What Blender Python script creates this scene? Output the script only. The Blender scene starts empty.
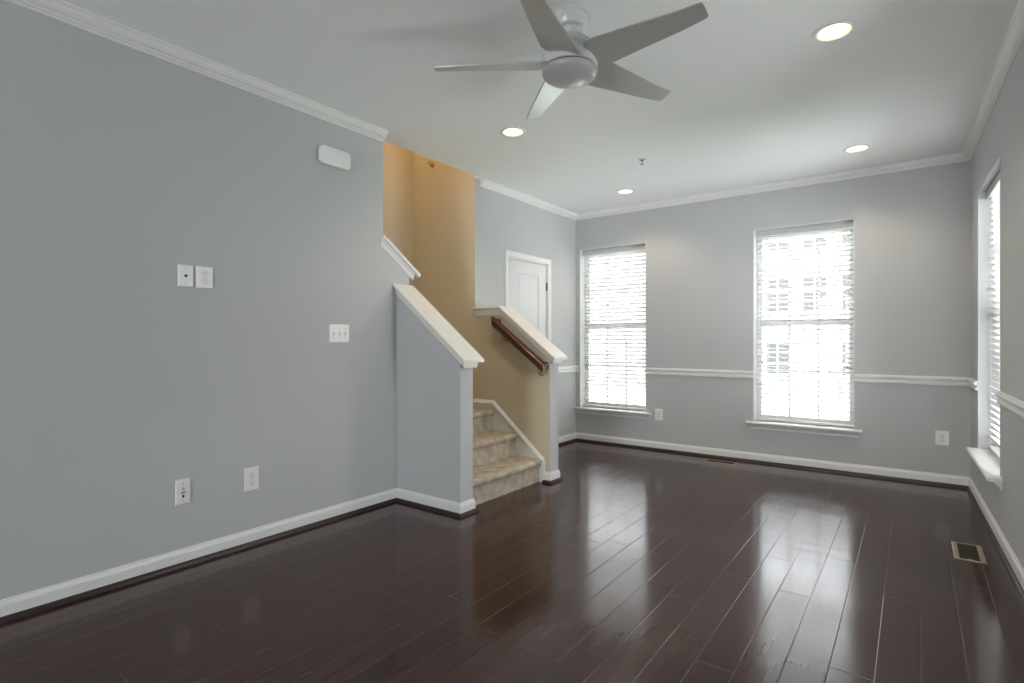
import bpy, bmesh, math, random
from mathutils import Matrix, Vector
random.seed(7)
PI = math.pi
C = bpy.context.scene.collection
S = bpy.context.scene

# ---------------------------------------------------------------- camera, world, exposure
cam = bpy.data.objects.new('camera', bpy.data.cameras.new('camera')); C.objects.link(cam)
cam.location = (0, 0, 1.184); cam.rotation_euler = (PI/2, 0, math.radians(36.507))
cam.data.sensor_width = 36.0; cam.data.lens = 541.8/1024*36; cam.data.clip_end = 300
S.camera = cam
S.view_settings.view_transform = 'Standard'; S.view_settings.look = 'None'
S.view_settings.gamma = 1; S.view_settings.use_curve_mapping = False
S.view_settings.exposure = 0.1
W = bpy.data.worlds.new('overcast_sky'); S.world = W; W.use_nodes = True
wn = W.node_tree.nodes; wl = W.node_tree.links
bg = wn['Background']; bg.inputs['Strength'].default_value = 21.0
tc = wn.new('ShaderNodeTexCoord'); sx = wn.new('ShaderNodeSeparateXYZ'); rp = wn.new('ShaderNodeValToRGB')
wl.new(tc.outputs['Generated'], sx.inputs[0]); wl.new(sx.outputs['Z'], rp.inputs[0]); wl.new(rp.outputs[0], bg.inputs['Color'])
rp.color_ramp.elements[0].position = 0.0; rp.color_ramp.elements[0].color = (.975, .98, 1, 1)
rp.color_ramp.elements[1].position = 0.8; rp.color_ramp.elements[1].color = (.93, .96, 1.05, 1)

# ---------------------------------------------------------------- measures
XL, XD, YB, XR, K = -3.10, -3.26, 5.695, .372, -.0255
ZC = 2.70                       # ceiling
YR = -3.4                       # rear wall of the room, behind the camera
Y1, Y1B, XE = 2.740, 2.868, -2.463   # near half wall
Y2, Y2B, XE2 = 3.83, 3.955, -2.438                 # far half wall
XS = -4.09                           # stairwell back wall
def xr(y): return XR + K*(y-YB)
TH = math.acos(K)               # right wall frame
RW = (xr(YB), YB, 0)

def portal(name, loc, rot, sx, sy):
    l = bpy.data.lights.new(name, 'AREA'); l.shape = 'RECTANGLE'; l.size = sx; l.size_y = sy
    l.cycles.is_portal = True
    o = bpy.data.objects.new(name, l); C.objects.link(o); o.location = loc; o.rotation_euler = rot
    return o
portal('daylight_portal', (-2.7875, YB+.2, 1.34), (-PI/2, 0, 0), .84, 1.9)
portal('daylight_portal', (-.84, YB+.2, 1.34), (-PI/2, 0, 0), .85, 1.9)
portal('daylight_portal', (xr(4.73)+.2, 4.73, 1.34), (0, PI/2, 0), 1.9, 1.0)
portal('daylight_portal', (xr(2.75)+.22, 2.75, 1.34), (0, PI/2, 0), 1.9, .4)
portal('daylight_portal', (-1.35, YR-.18, 1.28), (PI/2, 0, 0), 1.2, 2.1)

# ---------------------------------------------------------------- materials
def mat(name, col, rough=.5, metal=0, spec=.5, emit=None, es=0, coat=0):
    m = bpy.data.materials.new(name); m.use_nodes = True
    b = m.node_tree.nodes['Principled BSDF']
    b.inputs['Base Color'].default_value = (*col, 1); b.inputs['Roughness'].default_value = rough
    b.inputs['Metallic'].default_value = metal; b.inputs['Specular IOR Level'].default_value = spec
    b.inputs['Coat Weight'].default_value = coat
    if emit: b.inputs['Emission Color'].default_value = (*emit, 1); b.inputs['Emission Strength'].default_value = es
    return m
def N(m, t): return m.node_tree.nodes.new('ShaderNode'+t)
def L(m, a, b): m.node_tree.links.new(a, b)
def P(m): return m.node_tree.nodes['Principled BSDF']
def vary(m, col, amt=.03, scale=2.5, bump=0, bscale=250):
    """paint: faint mottling in colour and roller texture"""
    t = N(m, 'TexCoord'); n = N(m, 'TexNoise'); n.inputs['Scale'].default_value = scale; n.inputs['Detail'].default_value = 3
    L(m, t.outputs['Object'], n.inputs['Vector'])
    mx = N(m, 'Mix'); mx.data_type = 'RGBA'
    mx.inputs[6].default_value = (*[c*(1-amt) for c in col], 1); mx.inputs[7].default_value = (*[c*(1+amt) for c in col], 1)
    L(m, n.outputs['Fac'], mx.inputs[0]); L(m, mx.outputs[2], P(m).inputs['Base Color'])
    if bump:
        n2 = N(m, 'TexNoise'); n2.inputs['Scale'].default_value = bscale; L(m, t.outputs['Object'], n2.inputs['Vector'])
        b = N(m, 'Bump'); b.inputs['Strength'].default_value = bump; b.inputs['Distance'].default_value = .001
        L(m, n2.outputs['Fac'], b.inputs['Height']); L(m, b.outputs[0], P(m).inputs['Normal'])
    return m
GREY = (.508, .520, .522)
M = {}
M['wall'] = vary(mat('grey_wall_paint', GREY, .7, spec=.2), GREY, .03, 1.3, .15)
M['tan'] = vary(mat('tan_wall_paint', (.61, .54, .395), .9, spec=.05), (.61, .54, .395), .03, 1.3, .15)
M['ceil'] = vary(mat('ceiling_paint', (.85, .865, .86), .8, spec=.2), (.85, .865, .86), .02, 1.0, .1)
M['trim'] = vary(mat('white_trim_paint', (.77, .77, .755), .35), (.77, .77, .755), .02, 4)
M['cap'] = vary(mat('cream_cap_paint', (.80, .78, .73), .35), (.80, .78, .73), .02, 4)
M['door'] = vary(mat('white_door_paint', (.66, .67, .68), .4), (.66, .67, .68), .02, 4)
M['shoe'] = vary(mat('espresso_shoe_moulding', (.022, .010, .009), .38), (.022, .010, .009), .2, 9)
M['vinyl'] = vary(mat('white_vinyl', (.82, .83, .83), .35), (.82, .83, .83), .01, 6)
M['plastic'] = vary(mat('white_plastic', (.82, .82, .81), .3), (.82, .82, .81), .01, 20)
M['valance'] = vary(mat('shade_grey_valance', (.52, .53, .52), .4), (.52, .53, .52), .02, 10)  # off-white valance, its backlit shade put into the grey
M['dark'] = vary(mat('dark_slot', (.02, .02, .02), .6), (.02, .02, .02), .1, 20)
M['screw'] = vary(mat('grey_screw', (.45, .45, .44), .35, .6), (.45, .45, .44), .1, 40)
M['black'] = vary(mat('hinge_metal', (.10, .09, .085), .4, .7), (.10, .09, .085), .1, 40)
M['brass'] = vary(mat('aged_brass', (.50, .38, .18), .3, .9), (.50, .38, .18), .15, 30)
M['register'] = vary(mat('register_brass', (.36, .31, .22), .42, .5), (.36, .31, .22), .12, 30)
M['regdark'] = vary(mat('register_duct', (.02, .013, .006), .5), (.02, .013, .006), .3, 30)
M['fan_white'] = vary(mat('fan_housing_enamel', (.62, .63, .62), .22), (.62, .63, .62), .01, 8)
M['blade'] = vary(mat('fan_blade_silver', (.47, .475, .46), .30, .25), (.47, .475, .46), .03, 6)
M['lens'] = vary(mat('fan_lens_frosted', (.42, .40, .415), .28), (.42, .40, .415), .01, 6)
M['bulb'] = mat('lamp_glow', (1, .9, .7), .5, emit=(1, .93, .80), es=12)
M['reflector'] = vary(mat('can_reflector', (.85, .78, .60), .3, .3), (.85, .78, .60), .03, 12)
M['canring'] = vary(mat('can_trim_ring', (.80, .77, .70), .4), (.80, .77, .70), .02, 12)
M['siding'] = vary(mat('pale_siding', (.13, .13, .128), .8), (.13, .13, .128), .08, .8)
M['brick'] = vary(mat('pale_brick', (.105, .10, .095), .85), (.105, .10, .095), .15, 3)
M['roof'] = vary(mat('grey_shingles', (.28, .28, .29), .9), (.28, .28, .29), .1, 2)
M['winglass'] = vary(mat('house_window_glass', (.05, .05, .048), .6, spec=0), (.05, .05, .048), .1, 1)
M['leaf'] = vary(mat('hedge_leaves', (.20, .22, .15), .8), (.20, .22, .15), .3, 3)
M['bark'] = vary(mat('tree_bark', (.12, .09, .07), .9), (.12, .09, .07), .2, 8)
M['lawn'] = vary(mat('pale_dry_lawn', (.24, .26, .20), .95), (.24, .26, .20), .15, 1.2)

# blind slats: white, a little translucent
m = bpy.data.materials.new('blind_slat'); m.use_nodes = True; M['slat'] = m
vary(m, (.88, .88, .87), .01, 8); P(m).inputs['Roughness'].default_value = .4
tr = N(m, 'BsdfTranslucent'); tr.inputs['Color'].default_value = (.8, .8, .78, 1)
mx = N(m, 'MixShader'); mx.inputs[0].default_value = .22
out = m.node_tree.nodes['Material Output']
L(m, P(m).outputs[0], mx.inputs[1]); L(m, tr.outputs[0], mx.inputs[2]); L(m, mx.outputs[0], out.inputs['Surface'])
# window glass
m = bpy.data.materials.new('window_glass'); m.use_nodes = True; M['glass'] = m
m.node_tree.nodes.remove(P(m))
a = N(m, 'BsdfTransparent'); a.inputs[0].default_value = (.96, .975, .97, 1); g = N(m, 'BsdfGlossy'); g.inputs['Roughness'].default_value = .02
fr = N(m, 'Fresnel'); fr.inputs[0].default_value = 1.45; ms = N(m, 'MixShader')
L(m, fr.outputs[0], ms.inputs[0]); L(m, a.outputs[0], ms.inputs[1]); L(m, g.outputs[0], ms.inputs[2])
L(m, ms.outputs[0], m.node_tree.nodes['Material Output'].inputs['Surface'])

# handrail: cherry wood with grain
m = mat('cherry_wood', (.13, .03, .014), .3, coat=.2); M['cherry'] = m
t = N(m, 'TexCoord'); mp = N(m, 'Mapping'); mp.inputs['Scale'].default_value = (3, 60, 60); n = N(m, 'TexNoise'); n.inputs['Scale'].default_value = 2
rc = N(m, 'ValToRGB'); rc.color_ramp.elements[0].color = (.018, .004, .003, 1); rc.color_ramp.elements[1].color = (.13, .026, .012, 1)
L(m, t.outputs['Object'], mp.inputs[0]); L(m, mp.outputs[0], n.inputs['Vector']); L(m, n.outputs['Fac'], rc.inputs[0]); L(m, rc.outputs[0], P(m).inputs['Base Color'])

# carpet: cut pile with brushed lighter and darker patches
m = mat('beige_carpet', (.45, .38, .28), .95, spec=.1); M['carpet'] = m
t = N(m, 'TexCoord'); mp = N(m, 'Mapping'); mp.inputs['Rotation'].default_value = (.3, .2, .5)
n = N(m, 'TexNoise'); n.inputs['Scale'].default_value = 15; n.inputs['Detail'].default_value = 2.5; n.inputs['Roughness'].default_value = .45; n.inputs['Distortion'].default_value = .15
L(m, t.outputs['Object'], mp.inputs[0]); L(m, mp.outputs[0], n.inputs['Vector'])
rc = N(m, 'ValToRGB'); e = rc.color_ramp.elements
e[0].position = .38; e[0].color = (.46, .40, .31, 1); e[1].position = .62; e[1].color = (.62, .55, .45, 1)
L(m, n.outputs['Fac'], rc.inputs[0])
n2 = N(m, 'TexNoise'); n2.inputs['Scale'].default_value = 260; L(m, t.outputs['Object'], n2.inputs['Vector'])
mx = N(m, 'Mix'); mx.data_type = 'RGBA'; mx.blend_type = 'MULTIPLY'; mx.inputs[0].default_value = .35
rc2 = N(m, 'ValToRGB'); rc2.color_ramp.elements[0].position = .3; rc2.color_ramp.elements[0].color = (.45, .42, .38, 1); rc2.color_ramp.elements[1].position = .6
L(m, n2.outputs['Fac'], rc2.inputs[0]); L(m, rc.outputs[0], mx.inputs[6]); L(m, rc2.outputs[0], mx.inputs[7]); L(m, mx.outputs[2], P(m).inputs['Base Color'])
b = N(m, 'Bump'); b.inputs['Strength'].default_value = .8; b.inputs['Distance'].default_value = .004; L(m, n2.outputs['Fac'], b.inputs['Height']); L(m, b.outputs[0], P(m).inputs['Normal'])

# floor: dark laminate planks running away from the camera
m = mat('dark_laminate_planks', (.05, .03, .027), .13, spec=.40); M['floor'] = m
def math_(op, a, b=None, c=None):
    n = N(m, 'Math'); n.operation = op
    for i, v in enumerate((a, b, c)):
        if v is None: continue
        if isinstance(v, (int, float)): n.inputs[i].default_value = v
        else: L(m, v, n.inputs[i])
    return n.outputs[0]
t = N(m, 'TexCoord'); s = N(m, 'SeparateXYZ'); L(m, t.outputs['Object'], s.inputs[0])
PW, PL = .135, 1.21
u = math_('DIVIDE', math_('ADD', s.outputs['X'], 10.1005), PW); row = math_('FLOOR', u); fu = math_('FRACT', u)
w1 = N(m, 'TexWhiteNoise'); w1.noise_dimensions = '1D'; L(m, row, w1.inputs['W'])
v = math_('ADD', math_('DIVIDE', math_('ADD', s.outputs['Y'], 20), PL), w1.outputs['Value']); col_ = math_('FLOOR', v); fv = math_('FRACT', v)
du = math_('MULTIPLY', math_('MINIMUM', fu, math_('SUBTRACT', 1, fu)), PW)
dv = math_('MULTIPLY', math_('MINIMUM', fv, math_('SUBTRACT', 1, fv)), PL)
seam = math_('LESS_THAN', math_('MINIMUM', du, dv), .0008)
dist = math_('MINIMUM', du, dv)
bev = N(m, 'MapRange'); bev.inputs[1].default_value = 0; bev.inputs[2].default_value = .003; L(m, dist, bev.inputs[0])
cv = N(m, 'CombineXYZ'); L(m, row, cv.inputs[0]); L(m, col_, cv.inputs[1])
w2 = N(m, 'TexWhiteNoise'); w2.noise_dimensions = '3D'; L(m, cv.outputs[0], w2.inputs['Vector'])
mp = N(m, 'Mapping'); mp.inputs['Scale'].default_value = (46, 2.2, 1); L(m, t.outputs['Object'], mp.inputs[0])
ad = N(m, 'VectorMath'); ad.operation = 'ADD'; sc_ = N(m, 'VectorMath'); sc_.operation = 'SCALE'; sc_.inputs['Scale'].default_value = 7
L(m, w2.outputs['Color'], sc_.inputs[0]); L(m, mp.outputs[0], ad.inputs[0]); L(m, sc_.outputs[0], ad.inputs[1])
gn = N(m, 'TexNoise'); gn.inputs['Scale'].default_value = 1.0; gn.inputs['Detail'].default_value = 4; L(m, ad.outputs[0], gn.inputs['Vector'])
f = math_('ADD', math_('MULTIPLY', w2.outputs['Value'], .28), math_('MULTIPLY', gn.outputs['Fac'], .72))
rc = N(m, 'ValToRGB'); e = rc.color_ramp.elements
e[0].position = .2; e[0].color = (.034, .0150, .0122, 1); e[1].position = .8; e[1].color = (.066, .0300, .0238, 1); L(m, f, rc.inputs[0])
mx = N(m, 'Mix'); mx.data_type = 'RGBA'; L(m, seam, mx.inputs[0]); L(m, rc.outputs[0], mx.inputs[6]); mx.inputs[7].default_value = (.12, .08, .065, 1)  # rough brown seams, groove highlights put into their lighter colour
L(m, mx.outputs[2], P(m).inputs['Base Color'])
rn = N(m, 'TexNoise'); rn.inputs['Scale'].default_value = 2.2; rn.inputs['Detail'].default_value = 1; L(m, t.outputs['Object'], rn.inputs['Vector'])
ro = math_('ADD', math_('MULTIPLY', rn.outputs['Fac'], .08), .10); ro = math_('ADD', ro, math_('MULTIPLY', seam, .5))
L(m, ro, P(m).inputs['Roughness'])
b = N(m, 'Bump'); b.inputs['Strength'].default_value = .25; b.inputs['Distance'].default_value = .0015; L(m, bev.outputs[0], b.inputs['Height'])
b2 = N(m, 'Bump'); b2.inputs['Strength'].default_value = .0; b2.inputs['Distance'].default_value = .002
L(m, rn.outputs['Fac'], b2.inputs['Height']); L(m, b.outputs[0], b2.inputs['Normal']); L(m, b.outputs[0], P(m).inputs['Normal'])

# ---------------------------------------------------------------- mesh helpers
class MB:
    def __init__(s): s.bm = bmesh.new()
    def box(s, x0, x1, y0, y1, z0, z1):
        vs = [s.bm.verts.new((x, y, z)) for z in (z0, z1) for x, y in ((x0, y0), (x1, y0), (x1, y1), (x0, y1))]
        for q in ((3, 2, 1, 0), (4, 5, 6, 7), (0, 1, 5, 4), (1, 2, 6, 5), (2, 3, 7, 6), (3, 0, 4, 7)):
            s.bm.faces.new([vs[i] for i in q])
        return s
    def rings(s, rings, closed=True, cap=True):
        R = [[s.bm.verts.new(p) for p in r] for r in rings]; n = len(R[0])
        for a, b in zip(R, R[1:]):
            for i in range(n if closed else n-1):
                j = (i+1) % n; s.bm.faces.new((a[i], a[j], b[j], b[i]))
        if cap:
            s.bm.faces.new(R[0][::-1]); s.bm.faces.new(R[-1])
        return s
    def lathe(s, prof, n=32, c=(0, 0, 0), axis='z', cap=True):
        rings = []
        for r, h in prof:
            ring = []
            for i in range(n):
                a = 2*PI*i/n; p = (r*math.cos(a), r*math.sin(a), h)
                if axis == 'y': p = (p[0], p[2], -p[1])
                if axis == 'x': p = (p[2], p[0], p[1])
                ring.append((p[0]+c[0], p[1]+c[1], p[2]+c[2]))
            rings.append(ring)
        return s.rings(rings, True, cap)
    def tube(s, pts, r, n=10):
        rings = []
        for i, p in enumerate(pts):
            p = Vector(p); a = Vector(pts[max(i-1, 0)]); b = Vector(pts[min(i+1, len(pts)-1)])
            d = (b-a).normalized(); q = d.to_track_quat('Z', 'Y')
            rings.append([tuple(p + q @ Vector((r*math.cos(2*PI*k/n), r*math.sin(2*PI*k/n), 0))) for k in range(n)])
        return s.rings(rings)
    def build(s, name, m, parent=None, smooth=False, bevel=0, mats=None, pick=None, loc=None):
        bmesh.ops.recalc_face_normals(s.bm, faces=s.bm.faces)
        me = bpy.data.meshes.new(name)
        if pick:
            for f in s.bm.faces: f.material_index = pick(f)
        s.bm.to_mesh(me); s.bm.free()
        me.materials.append(M[m])
        for k in (mats or []): me.materials.append(M[k])
        o = bpy.data.objects.new(name, me); C.objects.link(o); o.parent = parent
        if loc: o.location = loc
        if smooth:
            for p in me.polygons: p.use_smooth = True
            try: me.set_sharp_from_angle(angle=math.radians(35))
            except Exception: pass
        if bevel:
            b = o.modifiers.new('bevel', 'BEVEL'); b.width = bevel; b.segments = 2; b.limit_method = 'ANGLE'; b.angle_limit = math.radians(40)
        return o
def slab(outer, holes, t, name, m, M4, kind='structure', pick=None, mats=None):
    """flat plate with holes; outline in local x,z; from local y=0 back to y=-t"""
    cu = bpy.data.curves.new(name, 'CURVE'); cu.dimensions = '2D'; cu.fill_mode = 'BOTH'; cu.extrude = t/2
    for poly in [outer]+holes:
        sp = cu.splines.new('POLY'); sp.points.add(len(poly)-1); sp.use_cyclic_u = True
        for q, (x, z) in zip(sp.points, poly): q.co = (x, z, 0, 1)
    tmp = bpy.data.objects.new('tmp', cu); C.objects.link(tmp)
    bpy.context.view_layer.update()
    me = bpy.data.meshes.new_from_object(tmp.evaluated_get(bpy.context.evaluated_depsgraph_get()))
    bpy.data.objects.remove(tmp); bpy.data.curves.remove(cu)
    me.transform(Matrix.Translation((0, -t/2, 0)) @ Matrix.Rotation(PI/2, 4, 'X'))
    bm = bmesh.new(); bm.from_mesh(me); bmesh.ops.remove_doubles(bm, verts=bm.verts, dist=1e-5)
    bm.transform(M4)
    bmesh.ops.recalc_face_normals(bm, faces=bm.faces)
    me.materials.clear(); me.materials.append(M[m])
    for k in (mats or []): me.materials.append(M[k])
    for f in bm.faces:
        f.material_index = pick(f) if pick else 0; f.smooth = False
    bm.to_mesh(me); bm.free(); me.name = name
    o = bpy.data.objects.new(name, me); C.objects.link(o); o['kind'] = kind
    return o
def rect(x0, x1, z0, z1): return [(x0, z0), (x1, z0), (x1, z1), (x0, z1)]
def circ(x, y, r, n=40): return [(x+r*math.cos(2*PI*i/n), y+r*math.sin(2*PI*i/n)) for i in range(n)]
def sweep(path, prof, name, m, kind='structure', parent=None):
    """moulding along a plan path, the room to the right of travel; prof = (out, z) loop"""
    n = len(path); mit = []
    for i in range(n):
        nn = []
        if i > 0: d = Vector(path[i])-Vector(path[i-1]); d.normalize(); nn.append(Vector((d.y, -d.x)))
        if i < n-1: d = Vector(path[i+1])-Vector(path[i]); d.normalize(); nn.append(Vector((d.y, -d.x)))
        if len(nn) == 2:
            q = nn[0]+nn[1]; q /= q.dot(nn[0]); mit.append(q)
        else: mit.append(nn[0])
    b = MB(); b.rings([[(p[0]+o*q.x, p[1]+o*q.y, z) for o, z in prof] for p, q in zip(path, mit)])
    o = b.build(name, m, parent)
    if kind: o['kind'] = kind
    return o
def thing(name, label, cat, loc=(0, 0, 0), rz=0, group=None, kind=None):
    o = bpy.data.objects.new(name, None); C.objects.link(o); o.location = loc; o.rotation_euler = (0, 0, rz); o.empty_display_size = .1
    if kind: o['kind'] = kind
    if label: o['label'] = label
    if cat: o['category'] = cat
    if group: o['group'] = group
    return o
def tag(o, label, cat, group=None):
    o['label'] = label; o['category'] = cat
    if group: o['group'] = group
    return o
def frame(x, y, th): return Matrix.Translation((x, y, 0)) @ Matrix.Rotation(th, 4, 'Z')

# ---------------------------------------------------------------- room shell
o = MB().box(-4.3, 1.0, YR-.2, YB+.2, -.08, 0).build('floor', 'floor'); o['kind'] = 'structure'
CAN = [(-.319*.972, 3.154*.972), (-.363*.972, 5.176*.972), (-2.392*.972, 3.245*.972), (-2.402*.972, 5.228*.972)]
holes = [circ(x, y, .072) for x, y in CAN] + [[(-4.15, .52), (-3.215, .52), (-3.215, Y2), (XD-.004, Y2), (XD-.004, 3.9), (-4.15, 3.9)]]
# ceiling: slab built in x,z then turned flat (local z -> world y)
slab([(-4.25, YR-.15), (.9, YR-.15), (.9, YB+.15), (-4.25, YB+.15)], holes, .24, 'ceiling', 'ceil',
     Matrix.Translation((0, 0, ZC)) @ Matrix.Rotation(-PI/2, 4, 'X'))

W1 = (-3.203, -2.372); W2 = (-1.262, -.419); W3 = (4.234, 5.235); W5_ADD = (2.55, 2.95); WZ = (.40, 2.279)
slab(rect(-.9, -XD+.13, -.08, ZC+.1), [rect(-W1[1], -W1[0], *WZ), rect(-W2[1], -W2[0], *WZ)], .19, 'wall_back', 'wall', frame(0, YB, PI))
slab(rect(YR-YB-.15, .15, -.08, ZC+.1), [rect(W3[0]-YB, W3[1]-YB, *WZ), rect(W5_ADD[0]-YB, W5_ADD[1]-YB, *WZ)], .19, 'wall_right', 'wall', frame(XR, YB, TH))
# left wall, thick, with the stair opening and the sloped pony top
lw = [(-2.868, -.08), (-YR+.15, -.08), (-YR+.15, ZC+.1), (-2.61, ZC+.1), (-2.61, 1.885), (-2.868, 1.70)]
backtan = lambda f: 1 if f.calc_center_median().x < XD+.004 else 0
slab(lw, [], -XD+XL if False else .16, 'wall_left', 'wall', frame(XL, 0, -PI/2), pick=backtan, mats=['tan'])
# wall that holds the door, beyond the stairs
DY0, DY1, DZ = 4.335, 5.068, 2.04
slab(rect(-YB-.15, -Y2B, -.08, ZC+.1), [rect(-DY1, -DY0, 0.0, DZ)], .13, 'wall_closet', 'wall', frame(XD, 0, -PI/2))
# near half wall (face towards camera), its top follows the stair
hw = [(3.11, -.08), (3.11, 1.545), (-XE, 1.03), (-XE, -.08)]
ptan = lambda f: 1 if f.calc_center_median().y > Y1+.125 else 0
slab(hw, [], .129, 'wall_stair_near', 'wall', frame(0, Y1, PI), pick=ptan, mats=['tan'])
# far stair wall: half wall growing into the full-height stairwell wall
fw = [(-XS+.1, -.08), (-XE2, -.08), (-XE2, 1.058), (2.95, 1.445), (-XD, 1.44), (-XD, 4.3), (-XS+.1, 4.3)]
ptan2 = lambda f: 1 if f.calc_center_median().y < Y2+.004 else 0
slab(fw, [], .13, 'wall_stair_far', 'wall', frame(0, Y2, PI), pick=ptan2, mats=['tan'])
o = MB().box(XS-.12, XS, -.2, Y2+.13, -.08, 4.3).build('wall_stairwell', 'tan'); o['kind'] = 'structure'
o = MB().box(XS, -3.215, .48, .6, ZC-.3, 4.3).build('wall_stairwell_end', 'tan'); o['kind'] = 'structure'
o = MB().box(-3.215, -3.1, .48, Y2, ZC+.24, 4.3).build('wall_upper_stair', 'tan'); o['kind'] = 'structure'
o = MB().box(XS-.12, -3.1, .48, Y2+.13, 4.3, 4.4).build('ceiling_stairwell', 'tan'); o['kind'] = 'structure'
# rear wall behind the camera with an unseen glazed opening added to balance the daylight
slab(rect(-4.1, 1.0, -.08, ZC+.1), [rect(-1.95, -.75, .12, 2.32)], .15, 'wall_rear', 'wall', frame(0, YR, 0))
t = thing('added_window_4', None, None, (-1.35, YR, 0), 0, kind='structure')
b = MB()
for a in ((-.6, .6, .12, .18), (-.6, .6, 2.26, 2.32), (-.6, -.54, .18, 2.26), (.54, .6, .18, 2.26), (-.05, .05, .18, 2.26)): b.box(a[0], a[1], -.12, -.06, a[2], a[3])
b.build('window_frame', 'vinyl', t)
for s_ in (-1, 1): MB().box(min(s_*.05, s_*.54), max(s_*.05, s_*.54), -.093, -.087, .18, 2.26).build('glass_pane', 'glass', t)

# ---------------------------------------------------------------- mouldings
def scaled(p, k): return [(a*k, ZC+(z-ZC)*k) for a, z in p]
crown = [(0, ZC+.002), (.056, ZC+.002), (.056, ZC-.010), (.050, ZC-.013), (.046, ZC-.024), (.036, ZC-.036), (.022, ZC-.043), (.018, ZC-.050), (.010, ZC-.052), (.008, ZC-.060), (0, ZC-.061)]
sweep([(XL, YR), (XL, 2.606)], scaled(crown, 1.12), 'trim_1', 'trim')
sweep([(XD, 3.90), (XD, YB), (XR, YB), (xr(YR), YR)], crown, 'trim_2', 'trim')
base = [(0, 0), (.014, 0), (.014, .068), (.011, .078), (.006, .084), (.005, .091), (0, .092)]
q4 = [(.0135, 0)] + [(.0135+.019*math.cos(a), .024*math.sin(a)) for a in [i*PI/12 for i in range(7)]]
e1 = [(XL, YR), (XL, Y1), (XE, Y1), (XE, Y1B), (-2.515, Y1B)]
e2 = [(-2.50, Y2), (XE2, Y2), (XE2, Y2B), (XD, Y2B), (XD, DY0-.058)]
e3 = [(XD, DY1+.058), (XD, YB), (XR, YB), (xr(YR), YR)]
for nm, sh, e in (('baseboard_left', 'trim_3', e1), ('baseboard_stair', 'trim_4', e2), ('baseboard_back', 'trim_5', e3)):
    sweep(e, base, nm, 'trim'); sweep(e, q4, sh, 'shoe')
rail = [(0, .822), (.010, .822), (.016, .830), (.017, .843), (.012, .848), (.006, .851), (.006, .858), (.018, .863), (.025, .876), (.020, .889), (.008, .894), (0, .896)]
sweep([(XD, DY1+.058), (XD, YB), (W1[0]-.02, YB)], rail, 'trim_6', 'trim')
sweep([(W1[1], YB), (W2[0], YB)], rail, 'trim_7', 'trim')
sweep([(W2[1], YB), (XR, YB), (xr(W3[1]), W3[1])], rail, 'trim_8', 'trim')
sweep([(xr(W3[0]), W3[0]), (xr(W5_ADD[1]), W5_ADD[1])], rail, 'trim_9', 'trim')
sweep([(xr(W5_ADD[0]), W5_ADD[0]), (xr(YR), YR)], rail, 'trim_15', 'trim')

# caps of the stair walls: board above a bed moulding, plumb cuts
def capbar(b, pts, prof):
    """prof = (across, dz) loop; pts = (along-x, y-centre, z)"""
    b.rings([[(x, y+a, z+dz) for a, dz in prof] for x, y, z in pts])
def cap_profiles(hw_):
    o_ = hw_+.041
    board = [(-o_+.004, 0), (o_-.004, 0), (o_, -.006), (o_, -.018), (o_-.004, -.023), (-o_+.004, -.023), (-o_, -.018), (-o_, -.006)]
    i_ = hw_+.022; j = hw_+.008
    bed = [(-i_, -.022), (i_, -.022), (i_-.002, -.032), (j+.004, -.042), (j, -.062), (hw_, -.068), (-hw_, -.068), (-j, -.062), (-j-.004, -.042), (-i_+.002, -.032)]
    return board, bed
yc1 = (Y1+Y1B)/2; board, bed = cap_profiles((Y1B-Y1)/2)
def z1(x): return 1.616-(x+3.10)*.551/.706
b = MB(); capbar(b, [(XL+.001, yc1, z1(XL)), (-2.392, yc1, z1(-2.392))], board); capbar(b, [(XL+.001, yc1, z1(XL)), (-2.425, yc1, z1(-2.425))], [(p, q*1.25) for p, q in bed])
o = b.build('trim_10', 'cap', bevel=.002); o['kind'] = 'structure'
yc2 = (Y2+Y2B)/2; board, bed = cap_profiles((Y2B-Y2)/2)
def z2(x): return 1.50-(x+2.95)*.446/.583
b = MB(); capbar(b, [(XD+.0, yc2, 1.50), (-2.95, yc2, 1.50), (-2.367, yc2, z2(-2.367))], board)
capbar(b, [(XD+.0, yc2, 1.50), (-2.95, yc2, 1.50), (-2.405, yc2, z2(-2.405))], [(p, q*1.2) for p, q in bed])
o = b.build('trim_11', 'cap', bevel=.002); o['kind'] = 'structure'
# sloped cap on the pony part of the left wall
b = MB(); xc = (XL+XD)/2; hw3 = (XL-XD)/2; board, bed = cap_profiles(hw3)
def z3(y): return 1.965-(y-2.58)*.70
for pr, ya, yb in ((board, 2.612, 2.945), (bed, 2.612, 2.905)):
    b.rings([[(xc+a, y, z3(y)+dz*1.25) for a, dz in pr] for y in (ya, yb)])
# short ear lapping onto the room face of the wall
b.rings([[(XL+a, y, z3(y)+dz*1.25) for a, dz in [(0, 0), (.032, 0), (.036, -.006), (.036, -.018), (.030, -.023), (.020, -.032), (.010, -.05), (.008, -.068), (0, -.068)]] for y in (2.588, 2.612)])
o = b.build('trim_12', 'trim', bevel=.0015); o['kind'] = 'structure'
# stair skirt board on the far wall with a small top moulding
sk = [(2.505, 0.0), (2.505, .172), (3.035, .618), (-XS, .618), (-XS, 0)]
slab(sk, [], .010, 'trim_13', 'trim', frame(0, Y2-.010, PI))
b = MB()
pr = [(0, 0), (.022, 0), (.022, .010), (.014, .020), (.006, .034), (0, .036)]
b.rings([[(x, Y2-a, z+dz) for a, dz in pr] for x, z in ((-2.497, .165), (-3.035, .618), (XS, .618))])
b.box(-2.515, -2.490, Y2-.022, Y2, 0, .18)
o = b.build('trim_14', 'trim'); o['kind'] = 'structure'

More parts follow.
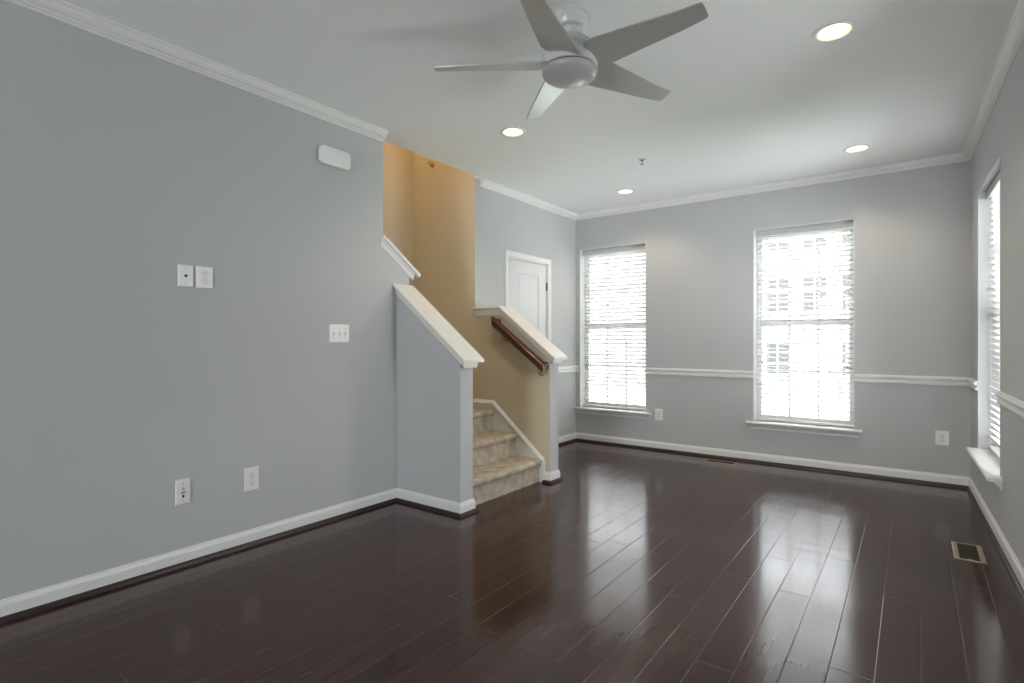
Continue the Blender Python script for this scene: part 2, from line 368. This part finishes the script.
# ---------------------------------------------------------------- carpeted stairs
st = thing('staircase', 'beige carpeted stairs rising between the two sloped half walls', 'stairs', (-2.9, 3.35, 0))
OX, OY = -2.9, 3.35
def step_mesh(x0, x1, y0, y1, ztop, zbot, nose=True, ax='x'):
    """x0 = riser line (towards the room), x1 = back; rounded nosing overhangs x0"""
    r = .030; pr = [(0, zbot), (0.0, ztop-.075), (.016, ztop-.052)]
    for i in range(7):
        a = -PI/3 + i*(PI/2+PI/3)/6; pr.append((.0+r*math.cos(a)-.008, ztop-r+r*math.sin(a)))
    L_ = abs(x1-x0); pr += [(-L_, ztop), (-L_, zbot)]
    b = MB(); n = 13
    if ax == 'x': rings = [[(x0+d-OX, y-OY, z) for d, z in pr] for y in (y0, y1)]
    else: rings = [[(y-OX, x0+d-OY, z) for d, z in pr] for y in (y0, y1)]
    b.rings(rings); return b
TR = [.192, .384, .576]; RX = [-2.540, -2.795, -3.05]
for i, (rx, tz) in enumerate(zip(RX, TR)):
    back = RX[i+1]-.06 if i < 2 else XS+.002
    o = step_mesh(rx, back, Y1B+.002, Y2-.012, tz, 0 if i == 0 else TR[i-1]-.001).build('step' if i < 2 else 'landing', 'carpet', st, smooth=True)
# upper flight turning left behind the long wall
for k in range(7):
    zt = .576+.192*(k+1); y = Y1B-.02-.255*k
    o = step_mesh(y, y-.33, XS+.002, XD-.004, zt, zt-.25, ax='y').build('step', 'carpet', st, smooth=True)

# ---------------------------------------------------------------- handrail
h = thing('handrail', 'cherry wood handrail on brass brackets along the tan stair wall', 'handrail', (-2.72, Y2-.06, 1.18))
sl = -.74; a = math.atan(-sl)
def hp(x): return 1.163+(x+2.725)*sl
prof = [(p*1.2, q*1.25) for p, q in [(-.017, -.026), (.017, -.026), (.021, -.012), (.018, -.004), (.026, .004), (.027, .014), (.018, .024), (0, .029), (-.018, .024), (-.027, .014), (-.026, .004), (-.018, -.004), (-.021, -.012)]]
b = MB(); O = Vector((-2.72, Y2-.06, 1.18))
def rr(x): return [(x-O.x - dz*math.sin(a)*0, d, hp(x)+dz/math.cos(a)-O.z) for d, dz in prof]
b.rings([rr(-3.0), rr(-2.455)])
b.build('rail', 'cherry', h, smooth=True, bevel=.001)
for xe in (-2.985, -2.475):      # returns to the wall
    b = MB(); z = hp(xe)
    b.rings([[(xe-O.x+d*.9, y, z+dz-O.z) for d, dz in prof] for y in (0.0, .060)])
    b.build('rail_return', 'cherry', h, smooth=True, bevel=.001)
for xb in (-2.90, -2.515):
    z = hp(xb)-.030-O.z; x = xb-O.x
    br = MB().lathe([(.003, .060), (.026, .060), (.026, .055), (.018, .050), (.010, .048)], 20, (x, 0, z-.060), 'y')
    br.tube([(x, .05, z-.060), (x, .02, z-.064), (x, .002, z-.050), (x, 0, z-.005)], .009)
    br.box(x-.014, x+.014, -.012, .012, z-.006, z+.002)
    br.build('bracket', 'brass', h, smooth=True)

# ---------------------------------------------------------------- closet door
d = thing('door_1', None, None, (XD, (DY0+DY1)/2, 0), -PI/2, kind='structure')     # local x = -Y, y = into the room
hwid = (DY1-DY0)/2
sl_ = thing('door_leaf', None, None); bpy.data.objects.remove(sl_)
def door_leaf(w, h0, h1, parent):
    g = .004; b = MB(); y0, y1 = -.042, -.007
    pans = [(.95, 1.893), (.24, .80)]; pw = w-.155
    xs = [-w+g, -pw, pw, w-g]; zs = [h0, .24, .80, .95, 1.893, h1-g]
    def ispan(i, j): return i == 1 and j in (1, 3)
    V = {}
    def v(x, y, z):
        k = (round(x, 4), round(y, 4), round(z, 4))
        if k not in V: V[k] = b.bm.verts.new(k)
        return V[k]
    for i in range(3):
        for j in range(5):
            X0, X1, Z0, Z1 = xs[i], xs[i+1], zs[j], zs[j+1]
            if not ispan(i, j): b.bm.faces.new([v(X0, y1, Z0), v(X1, y1, Z0), v(X1, y1, Z1), v(X0, y1, Z1)])
            else:
                loops = [(0, y1), (.010, y1-.009), (.022, y1-.010), (.040, y1-.003), (.042, y1-.003)]
                prev = None
                for ins, yy in loops:
                    L4 = [v(X0+ins, yy, Z0+ins), v(X1-ins, yy, Z0+ins), v(X1-ins, yy, Z1-ins), v(X0+ins, yy, Z1-ins)]
                    if prev:
                        for k in range(4): b.bm.faces.new([prev[k], prev[(k+1) % 4], L4[(k+1) % 4], L4[k]])
                    prev = L4
                b.bm.faces.new(prev)
    b.box(-w+g, w-g, y0, y1-.012, h0, h1-g)
    for (xa, xb) in ((-w+g, -w+g+.001), (w-g-.001, w-g)): b.box(xa, xb, y0, y1, h0, h1-g)
    b.box(-w+g, w-g, y0, y1, h1-g-.001, h1-g)
    return b.build('door_panel', 'door', parent)
lf = door_leaf(hwid-.012, .012, DZ-.012, d)
b = MB()   # jamb
for a_ in ((-hwid, -hwid+.012, 0, DZ), (hwid-.012, hwid, 0, DZ), (-hwid, hwid, DZ-.012, DZ)): b.box(a_[0], a_[1], -.13, 0.002, a_[2], a_[3])
b.build('door_jamb', 'trim', d)
cas = [(0, 0), (.058, 0), (.058, .017), (.050, .019), (.044, .015), (.020, .012), (.014, .015), (.006, .014), (0, .008)]   # (outward, thickness)
b = MB(); r_ = []
for (x, z, ux, uz) in ((-hwid+.004, 0, -1, 0), (-hwid+.004, DZ-.004, -1, 1), (hwid-.004, DZ-.004, 1, 1), (hwid-.004, 0, 1, 0)):
    r_.append([(x+ux*p, q, z+uz*p) for p, q in cas])
b.rings(r_); b.build('door_casing', 'trim', d)
for z in (.25, 1.05, 1.79):      # hinges on the far edge, local -x is +Y
    b = MB().box(-hwid+.004, -hwid+.022, -.012, -.003, z-.044, z+.044)
    b.lathe([(.006, -.048), (.006, .048)], 12, (-hwid+.012, 0, z)); b.build('hinge', 'black', lf)
b = MB().lathe([(.030, -.007), (.030, .002), (.012, .006), (.011, .030), (.024, .040), (.028, .052), (.022, .064), (.006, .068)], 24, (hwid-.075, 0, .93), 'y')
b.build('door_knob', 'screw', lf, smooth=True)

# ---------------------------------------------------------------- windows and blinds
def window(name, loc, th, w, z0, z1, zr, horn=.058, horn2=.058, pj=0, lining='trim'):
    t = thing(name, None, None, loc, th, kind='structure')
    hw_ = w/2; D0, D1 = -.188, -.120
    b = MB()          # white returns lining the recess
    b.box(-hw_, -hw_+.006, D0, .001, z0, z1); b.box(hw_-.006, hw_, D0, .001, z0, z1); b.box(-hw_+.006, hw_-.006, D0, .001, z1-.006, z1)
    b.build('window_return', lining, t)
    b = MB(); f = .020
    for a in ((-hw_+.006, -hw_+.006+f, z0, z1-.006), (hw_-.006-f, hw_-.006, z0, z1-.006), (-hw_+.006+f, hw_-.006-f, z1-.006-f, z1-.006), (-hw_+.006+f, hw_-.006-f, z0, z0+f)):
        b.box(a[0], a[1], D0, D1, a[2], a[3])
    b.build('window_frame', 'vinyl', t)
    xi = hw_-.006-f
    for nm, za, zb, dy in (('upper_sash', zr-.018, z1-.006-f, -.180), ('lower_sash', z0+f, zr+.022, -.150)):
        b = MB(); s = .024; y0, y1 = dy, dy+.024
        b.box(-xi, -xi+s, y0, y1, za, zb); b.box(xi-s, xi, y0, y1, za, zb); b.box(-xi+s, xi-s, y0, y1, za, za+.040); b.box(-xi+s, xi-s, y0, y1, zb-.040, zb)
        so = b.build(nm, 'vinyl', t)
        b = MB(); gx = xi-s
        for k in (-1, 1): b.box(k*gx/3-.008, k*gx/3+.008, dy+.006, dy+.018, za+.04, zb-.04)
        zm = (za+zb)/2; b.box(-gx, gx, dy+.0065, dy+.0175, zm-.008, zm+.008)
        b.build('muntin_grid', 'vinyl', so)
        MB().box(-gx, gx, dy+.0105, dy+.0135, za+.04, zb-.04).build('glass_pane', 'glass', so)
    b = MB()          # stool with a rounded nose, apron under it
    pr = [(D0+.001, z0), (.048+pj, z0), (.055+pj, z0-.005), (.057+pj, z0-.011), (.055+pj, z0-.017), (.048+pj, z0-.022), (.002, z0-.022), (.002, z0-.020), (D0+.001, z0-.020)]
    pr = [(p, q+.001) for p, q in pr]
    b.rings([[(x, p, q) for p, q in pr] for x in (-hw_+.0005, hw_-.0005)])
    nose = [(0.0005, z0+.001), (.048+pj, z0+.001), (.055+pj, z0-.004), (.057+pj, z0-.010), (.055+pj, z0-.016), (.048+pj, z0-.021), (.0005, z0-.021)]
    b.rings([[(x, p, q) for p, q in nose] for x in (-hw_-horn, -hw_+.001)]); b.rings([[(x, p, q) for p, q in nose] for x in (hw_-.001, hw_+horn2)])
    b.build('window_sill', 'trim', t)
    ap = [(.0005, z0-.021), (.034, z0-.021), (.033, z0-.030), (.020, z0-.042), (.013, z0-.056), (.012, z0-.070), (.0005, z0-.072)]
    b = MB(); b.rings([[(x, p, q) for p, q in ap] for x in (-hw_-horn+.02, hw_+horn2-.02)]); b.build('window_apron', 'trim', t)
    return t
TILT = {'window_1': .32, 'window_2': .24}     # slat angle, room edge raised
def blind(loc, th, w, z0, z1, label, tilt=0.0, tassel=()):
    t = thing('window_blind', label, 'blind', loc, th, group='white horizontal blinds in the windows')
    hw_ = w/2-.012; yc = -.084
    b = MB().box(-hw_, hw_, yc-.026, yc+.026, z1-.050, z1-.009); b.build('headrail', 'plastic', t, bevel=.002)
    b = MB(); va = [(yc+.028, z1-.062), (yc+.038, z1-.062), (yc+.040, z1-.050), (yc+.036, z1-.040), (yc+.036, z1-.024), (yc+.040, z1-.014), (yc+.038, z1-.008), (yc+.028, z1-.008)]
    b.rings([[(x, p, q) for p, q in va] for x in (-hw_-.003, hw_+.003)]); b.build('valance', 'valance', t)
    b = MB(); z = z1-.085; sp = .0447; n = 0
    while z > z0+.055:
        pr = []; c_, s_ = math.cos(tilt), math.sin(tilt)
        for p, q in ((-.025, -.0012), (-.012, .0012), (0, .002), (.012, .0012), (.025, -.0012), (.025, -.004), (.012, -.0016), (0, -.0008), (-.012, -.0016), (-.025, -.004)):
            pr.append((yc+p*c_-q*s_, z+p*s_+q*c_))
        b.rings([[(x, p, q) for p, q in pr] for x in (-hw_, hw_)]); z -= sp; n += 1
    b.build('slats', 'slat', t)
    b = MB().box(-hw_, hw_, yc-.026, yc+.026, z0+.012, z0+.030); b.build('bottom_rail', 'plastic', t, bevel=.003)
    for x in (-hw_*.74, 0, hw_*.74):
        b = MB()
        for yy in (yc-.028, yc+.028): b.box(x-.0012, x+.0012, yy-.0008, yy+.0008, z0+.03, z1-.05)
        b.build('ladder_cord', 'plastic', t)
    for (x, zt) in tassel:
        c_ = MB().box(x-.0012, x+.0012, yc+.0415, yc+.0435, zt+.03, z1-.06).build('lift_cord', 'plastic', t)
        MB().lathe([(.003, .034), (.006, .028), (.009, .004), (.007, 0)], 12, (x, yc+.0425, zt)).build('cord_tassel', 'screw', c_, smooth=True)
    return t
for nm, (a, b_), lab, ta in (('window_1', W1, 'white horizontal blind in the back wall window beside the door corner', [(.36, .98), (-.36, .96)]),
                         ('window_2', W2, 'white horizontal blind in the right hand window of the back wall', [(.35, .96), (-.36, .94)])):
    loc = ((a+b_)/2, YB, 0)
    window(nm, loc, PI, b_-a, WZ[0], WZ[1], 1.362)
    blind(loc, PI, b_-a, WZ[0], WZ[1], lab, TILT[nm], ta)
yc_ = (W3[0]+W3[1])/2; loc = (xr(yc_), yc_, 0)
window('window_3', loc, TH-PI/2+PI/2, W3[1]-W3[0], WZ[0], WZ[1], 1.362, .10, .006, .014, 'wall')
blind(loc, TH, W3[1]-W3[0], WZ[0], WZ[1], 'white horizontal blind in the deep window of the right side wall', .45)

yc_ = (W5_ADD[0]+W5_ADD[1])/2
window('added_window_5', (xr(yc_), yc_, 0), TH, W5_ADD[1]-W5_ADD[0], WZ[0], WZ[1], 1.362)  # unseen side window, added to light the half wall ends and stair wall

# ---------------------------------------------------------------- electrical plates
def plate(name, label, cat, loc, th, w=.076, hh=.12, kind='outlet', group=None):
    t = thing(name, label, cat, loc, th, group=group)
    b = MB()
    hw_, h2 = w/2, hh/2
    b.rings([[(-hw_+i, y, -h2+i), (hw_-i, y, -h2+i), (hw_-i, y, h2-i), (-hw_+i, y, h2-i)] for i, y in ((0, 0), (0, .003), (.004, .0065))])
    b.build('wall_plate', 'plastic', t)
    def screw(x, z): MB().lathe([(.0032, .006), (.0032, .0075), (.002, .008)], 10, (x, 0, z), 'y').build('screw', 'screw', t)
    if kind == 'outlet':
        for s_ in (-1, 1):
            zc_ = s_*.020
            rc_ = MB().lathe([(.0165, .006), (.0165, .0085), (.0155, .009)], 24, (0, 0, zc_), 'y').build('receptacle', 'plastic', t)
            MB().lathe([(.0182, .0060), (.0182, .0068), (.0165, .0068)], 24, (0, 0, zc_), 'y').build('receptacle_gap', 'screw', rc_)
            b = MB().box(-.0075, -.0050, .0085, .0094, zc_+.000, zc_+.009).box(.0050, .0075, .0085, .0094, zc_+.000, zc_+.009)
            b.lathe([(.0028, .0085), (.0028, .0094)], 10, (0, 0, zc_-.007), 'y'); b.build('slots', 'dark', rc_)
        screw(0, 0)
    elif kind == 'switch':
        for x in (-.046, 0, .046):
            b = MB().box(x-.005, x+.005, .006, .0075, -.012, .012); so = b.build('switch_slot', 'screw', t)
            MB().box(x-.0032, x+.0032, .007, .017, -.004, .007).build('toggle', 'plastic', so)
            screw(x, .030); screw(x, -.030)
    elif kind == 'jack':
        MB().lathe([(.0075, .006), (.0075, .010), (.005, .011), (.005, .0115)], 16, (0, 0, 0), 'y').build('jack', 'dark', t)
        screw(0, .042); screw(0, -.042)
    elif kind == 'media':
        MB().lathe([(.006, .006), (.006, .011), (.004, .012)], 14, (0, 0, .018), 'y').build('jack', 'screw', t)
        MB().box(-.011, .011, .006, .0085, -.010, .004).build('jack', 'screw', t)
        MB().box(-.005, .005, .006, .009, -.030, -.016).build('jack', 'dark', t)
        screw(0, .042); screw(0, -.045)
    return t
LW = -PI/2
plate('cable_plate', 'white single jack plate high on the long grey wall, left of an outlet', 'wall plate', (XL, 1.278, 1.532), LW, .074, .116, 'jack')
plate('electrical_outlet', 'white duplex outlet high on the long grey wall beside the jack plate', 'outlet', (XL, 1.374, 1.532), LW, .088, .120, group='duplex outlets')
plate('light_switch', 'white triple toggle switch plate on the long grey wall near the stairs', 'light switch', (XL, 2.235, 1.238), LW, .156, .120, 'switch')
plate('media_plate', 'white multi jack plate low on the long grey wall, the leftmost low plate', 'wall plate', (XL, 1.265, .391), LW, .072, .130, 'media')
plate('electrical_outlet', 'white duplex outlet low on the long grey wall above the baseboard', 'outlet', (XL, 1.635, .383), LW, .086, .132, group='duplex outlets')
plate('electrical_outlet', 'white duplex outlet on the back wall just right of the far left window sill', 'outlet', (-2.224, YB, .387), PI, .082, .124, group='duplex outlets')
plate('electrical_outlet', 'white duplex outlet on the back wall near the right corner', 'outlet', (.194, YB, .388), PI, .090, .118, group='duplex outlets')

# door chime: rounded white cover
t = thing('door_chime', 'white rounded chime box high on the grey wall near the stair opening', 'door chime', (XL, 2.185, 2.398), LW)
def rrect(w, h_, r, y, n=6, bulge=0):
    pts = []
    for cx_, cz_, a0 in ((w-r, h_-r, 0), (-w+r, h_-r, 90), (-w+r, -h_+r, 180), (w-r, -h_+r, 270)):
        for i in range(n+1):
            a = math.radians(a0+90*i/n); pts.append((cx_+r*math.cos(a), y, cz_+r*math.sin(a)))
    return pts
b = MB(); b.rings([rrect(.104, .052, .022, 0), rrect(.104, .052, .022, .012)]); b.build('base_plate', 'plastic', t, smooth=True)
b = MB(); b.rings([rrect(.115, .058, .028, .010), rrect(.117, .060, .030, .016), rrect(.117, .060, .030, .034), rrect(.113, .057, .028, .041), rrect(.104, .050, .025, .045), rrect(.07, .03, .02, .047)]); b.build('cover', 'plastic', t, smooth=True)

# ---------------------------------------------------------------- ceiling fan
FX, FY, FZ = -1.292, 2.200, 2.482
fan = thing('ceiling_fan', 'silver five blade ceiling fan hanging below the white ceiling', 'ceiling fan', (FX, FY, ZC))
def fz(z): return z-ZC
can = MB().lathe([(.02, 0), (.093, 0), (.093, -.004), (.088, -.006), (.082, -.055), (.078, -.060), (.060, -.062), (.02, -.062)], 48).build('canopy', 'fan_white', fan, smooth=True)
MB().lathe([(.02, -.060), (.058, -.060), (.056, -.110), (.05, -.112), (.02, -.112)], 40).build('neck', 'fan_white', fan, smooth=True)
MB().lathe([(.03, -.110), (.085, -.112), (.094, -.118), (.098, -.135), (.098, -.150), (.03, -.150)], 48).build('motor_cap', 'fan_white', fan, smooth=True)
MB().lathe([(.03, -.151), (.108, -.153), (.120, -.162), (.129, -.185), (.131, -.205), (.131, -.236), (.124, -.242), (.03, -.242)], 56).build('motor_housing', 'fan_white', fan, smooth=True)
MB().lathe([(.03, -.241), (.123, -.241), (.123, -.250), (.03, -.250)], 56).build('lens_gasket', 'dark', fan, smooth=True)
pr = [(.03, -.249), (.128, -.249), (.129, -.257)] + [(.129*math.cos(a), -.259-.046*math.sin(a)) for a in [i*PI/22 for i in range(1, 11)]]
MB().lathe(pr, 56).build('light_lens', 'lens', fan, smooth=True)
pt, phi = -.27, 1.201
outl = [(.085, .070), (.115, .082), (.20, .078), (.36, .062), (.52, .049), (.632, .033), (.640, .026), (.642, -.020), (.640, -.040), (.634, -.050), (.50, -.057), (.36, -.074), (.20, -.090), (.155, -.093), (.128, -.084), (.108, -.058), (.085, -.045)]
for k in range(5):
    b = MB(); th_ = .007
    a = phi+k*2*PI/5
    Mx = Matrix.Rotation(a, 4, 'Z') @ Matrix.Translation((0, 0, fz(FZ))) @ Matrix.Rotation(pt, 4, 'X')
    b.rings([[tuple(Mx @ Vector((x, y, s_))) for x, y in outl] for s_ in (-th_/2, th_/2)])
    bl = b.build('fan_blade', 'blade', fan, bevel=.002)
    b = MB(); b.rings([[tuple(Mx @ Vector((x, y, s_))) for x, y in ((.06, .035), (.15, .030), (.16, 0), (.15, -.030), (.06, -.035))] for s_ in (th_/2, th_/2+.006)])
    b.build('blade_bracket', 'fan_white', bl)

# ---------------------------------------------------------------- recessed lights
labs = ['largest looking recessed ceiling light, to the right of the fan', 'recessed ceiling light near the back wall above the right hand window',
        'recessed ceiling light left of the fan above the stairs side', 'small looking recessed ceiling light near the back wall above the left window',
        'recessed ceiling light behind the camera on the left', 'recessed ceiling light behind the camera on the right']
for (x, y), lab in zip(CAN, labs):
    t = thing('recessed_light', lab, 'ceiling light', (x, y, ZC), group='recessed ceiling lights')
    MB().lathe([(.0705, -.0005), (.094, -.0005), (.094, -.003), (.088, -.006), (.074, -.006), (.0705, -.002)], 44, cap=False).build('trim_ring', 'canring', t, smooth=True)
    b = MB(); b.lathe([(.0705, -.002), (.069, .0), (.060, .05), (.055, .085)], 44, cap=False); b.build('reflector', 'reflector', t, smooth=True)
    b = MB(); b.lathe([(.003, .030), (.02, .031), (.038, .036), (.046, .048), (.048, .06), (.055, .085)], 36); b.build('bulb', 'bulb', t, smooth=True)
    l = bpy.data.lights.new('recessed_lamp', 'SPOT'); l.energy = 16; l.color = (1, .80, .58); l.spot_size = math.radians(135); l.spot_blend = .6; l.shadow_soft_size = .045
    lo = bpy.data.objects.new('recessed_lamp', l); C.objects.link(lo); lo.parent = t; lo.location = (0, 0, -.012)

# sprinklers
t = thing('fire_sprinkler', 'small pendent fire sprinkler in the middle of the white ceiling', 'sprinkler', (-1.866*.972, 4.393*.972, ZC))
MB().lathe([(.004, 0), (.030, 0), (.028, -.004), (.012, -.007), (.004, -.007)], 24).build('escutcheon', 'screw', t, smooth=True)
b = MB().lathe([(.003, -.006), (.008, -.006), (.008, -.016), (.003, -.016)], 16); b.tube([(-.007, 0, -.014), (-.011, 0, -.026), (-.004, 0, -.040)], .0025, 6); b.tube([(.007, 0, -.014), (.011, 0, -.026), (.004, 0, -.040)], .0025, 6)
b.build('sprinkler_frame', 'black', t); MB().lathe([(.003, -.038), (.013, -.040), (.013, -.042), (.003, -.042)], 16).build('deflector', 'black', t)
t = thing('fire_sprinkler', 'small brass sidewall sprinkler at the top of the tan stairwell wall', 'sprinkler', (-3.811, Y2, 2.925), PI)
MB().lathe([(.004, 0), (.028, 0), (.026, .005), (.012, .008), (.004, .008)], 24, (0, 0, 0), 'y').build('escutcheon', 'brass', t, smooth=True)
b = MB().lathe([(.003, .006), (.009, .006), (.009, .02), (.003, .02)], 16, (0, 0, 0), 'y'); b.tube([(0, .018, .008), (0, .032, .014), (0, .048, .004)], .003, 6); b.tube([(0, .018, -.008), (0, .032, -.014), (0, .048, -.004)], .003, 6)
b.build('sprinkler_frame', 'brass', t); MB().box(-.014, .014, .030, .056, .016, .019).lathe([(.003, .048), (.012, .049), (.012, .052), (.003, .052)], 16, (0, 0, 0), 'y').build('deflector', 'brass', t)

# lamp of the stairwell (above the opening)
t = thing('pendant_lamp', 'warm globe lamp on the stairwell ceiling above the landing', 'lamp', (-3.62, 3.0, 4.3))
MB().lathe([(.01, 0), (.06, 0), (.055, -.02), (.01, -.025)], 24).build('ceiling_rose', 'brass', t, smooth=True)
MB().lathe([(.004, -.02), (.004, -.12)], 8).build('lamp_cord', 'brass', t)
MB().lathe([(.01, -.12), (.035, -.125), (.04, -.155), (.01, -.155)], 20).build('lamp_holder', 'brass', t, smooth=True)
pr = [(.09*math.sin(a)+.001, -.235+.09*math.cos(a)) for a in [i*PI/14 for i in range(1, 15)]]
g_ = MB().lathe(pr, 28).build('glass_globe', 'bulb', t, smooth=True)
l = bpy.data.lights.new('stair_bulb', 'POINT'); l.energy = 12; l.color = (1, .52, .10); l.shadow_soft_size = .09
lo = bpy.data.objects.new('stair_bulb', l); C.objects.link(lo); lo.parent = t; lo.location = (0, 0, -.43)

# ---------------------------------------------------------------- floor registers
def register(loc, w, dd, label, rz=0):
    t = thing('floor_register', label, 'floor vent', loc, rz)
    hx, hy, fx, fy = w/2, dd/2, .024 if w < dd*1.5 else .018, .012
    if w > dd: fx, fy = .024, .014
    b = MB()
    V = [[(-hx+ix, -hy+iy, z), (hx-ix, -hy+iy, z), (hx-ix, hy-iy, z), (-hx+ix, hy-iy, z)] for ix, iy, z in ((0, 0, .0005), (0, 0, .002), (.004, .004, .005), (fx, fy, .005), (fx, fy, .001))]
    b.rings(V, cap=False); b.build('register_frame', 'register', t)
    MB().box(-hx+fx-.001, hx-fx+.001, -hy+fy-.001, hy-fy+.001, .0003, .0012).build('duct_opening', 'regdark', t)
    b = MB(); n = 11
    for i in range(1, n):
        y = -hy+fy+(2*hy-2*fy)*i/n; b.box(-hx+fx, hx-fx, y-.0012, y+.0012, .001, .0035)
    b.build('louvres', 'regdark', t)
    MB().box(-.012, .012, -hy+fy+.002, -hy+fy+.012, .003, .0062).build('damper_lever', 'register', t)
    return t
register((.249, 3.968, 0), .136, .312, 'brass floor register by the right wall baseboard below the side window')
register((-1.52, 5.49, 0), .31, .125, 'brass floor register along the back wall between the two windows')

# ---------------------------------------------------------------- outside
o = MB().box(-60, 60, YB+.4, 90, -1.25, -1.2).build('ground', 'lawn'); o['kind'] = 'structure'
def house(x, y, w, hgt, wall, label):
    t = thing('townhouse', label, 'house', (x, y, -1.2), group='pale townhouses across the lawn')
    h2 = w/2
    MB().box(-h2, h2, 0, 9, 0, hgt).build('wall', wall, t)
    MB().rings([[(xx, -.3, hgt), (xx, 9.3, hgt), (xx, 4.5, hgt+2.2)] for xx in (-h2, h2)]).build('roof', 'roof', t)
    for fl in range(3 if x > -10 else 0):
        for cxx in (-w*.36, -w*.12, w*.12, w*.36):
            if fl == 0 and abs(cxx-w*.12) < .01:
                MB().box(cxx-.5, cxx+.5, -.06, 0, 0, 2.1).build('front_door', 'door', t); continue
            z = .9+fl*2.8
            wf = MB().box(cxx-.55, cxx+.55, -.06, 0, z-.08, z+1.58).build('window', 'vinyl', t)
            b = MB()
            for i in range(2):
                for j in range(3): b.box(cxx-.46+i*.48, cxx-.02+i*.48, -.075, -.06, z+.02+j*.5, z+.46+j*.5)
            b.build('pane', 'winglass', wf)
for x, w, wl_, lb in ((-29, 6.2, 'siding', 'pale townhouse farthest left behind the left window'), (-22.8, 6.2, 'brick', 'brick townhouse second from the left of the row'), (-16.6, 6.2, 'siding', 'pale townhouse at the left edge of the left window view'),
                  (-10.4, 6.2, 'brick', 'pale brick townhouse without windows behind the left window blind'), (-4.2, 6.2, 'siding', 'pale townhouse seen through the right hand window blind'), (2.0, 6.2, 'brick', 'pale brick townhouse behind the back right corner'), (8.2, 6.2, 'siding', 'pale townhouse seen along the side window'), (14.4, 6.2, 'brick', 'brick townhouse at the far right end of the row')):
    house(x, 27, w-.03, 8.6, wl_, lb)
def tree(x, y, h_, r, label):
    t = thing('tree', label, 'tree', (x, y, -1.2), group='small trees on the lawn')
    b = MB(); b.lathe([(.12, 0), (.08, h_*.5), (.03, h_*.9)], 10); b.build('trunk', 'bark', t)
    b = MB(); rnd = random.Random(int(x*10))
    for _ in range(900):
        a = rnd.random()*2*PI; u_ = rnd.uniform(-1, 1); q = r*rnd.random()**.4
        c = Vector((q*math.cos(a)*math.sqrt(1-u_*u_), q*math.sin(a)*math.sqrt(1-u_*u_), h_*.68+q*u_*1.1))
        R = Matrix.Rotation(rnd.random()*6, 3, 'Z') @ Matrix.Rotation(rnd.random()*3, 3, 'X'); s_ = .11
        b.bm.faces.new([b.bm.verts.new(c+R @ Vector(v_)) for v_ in ((-s_, -s_*.5, 0), (s_, -s_*.5, .03), (s_*.6, s_, 0), (-s_*.7, s_*.8, .03))])
    b.build('foliage', 'leaf', t)
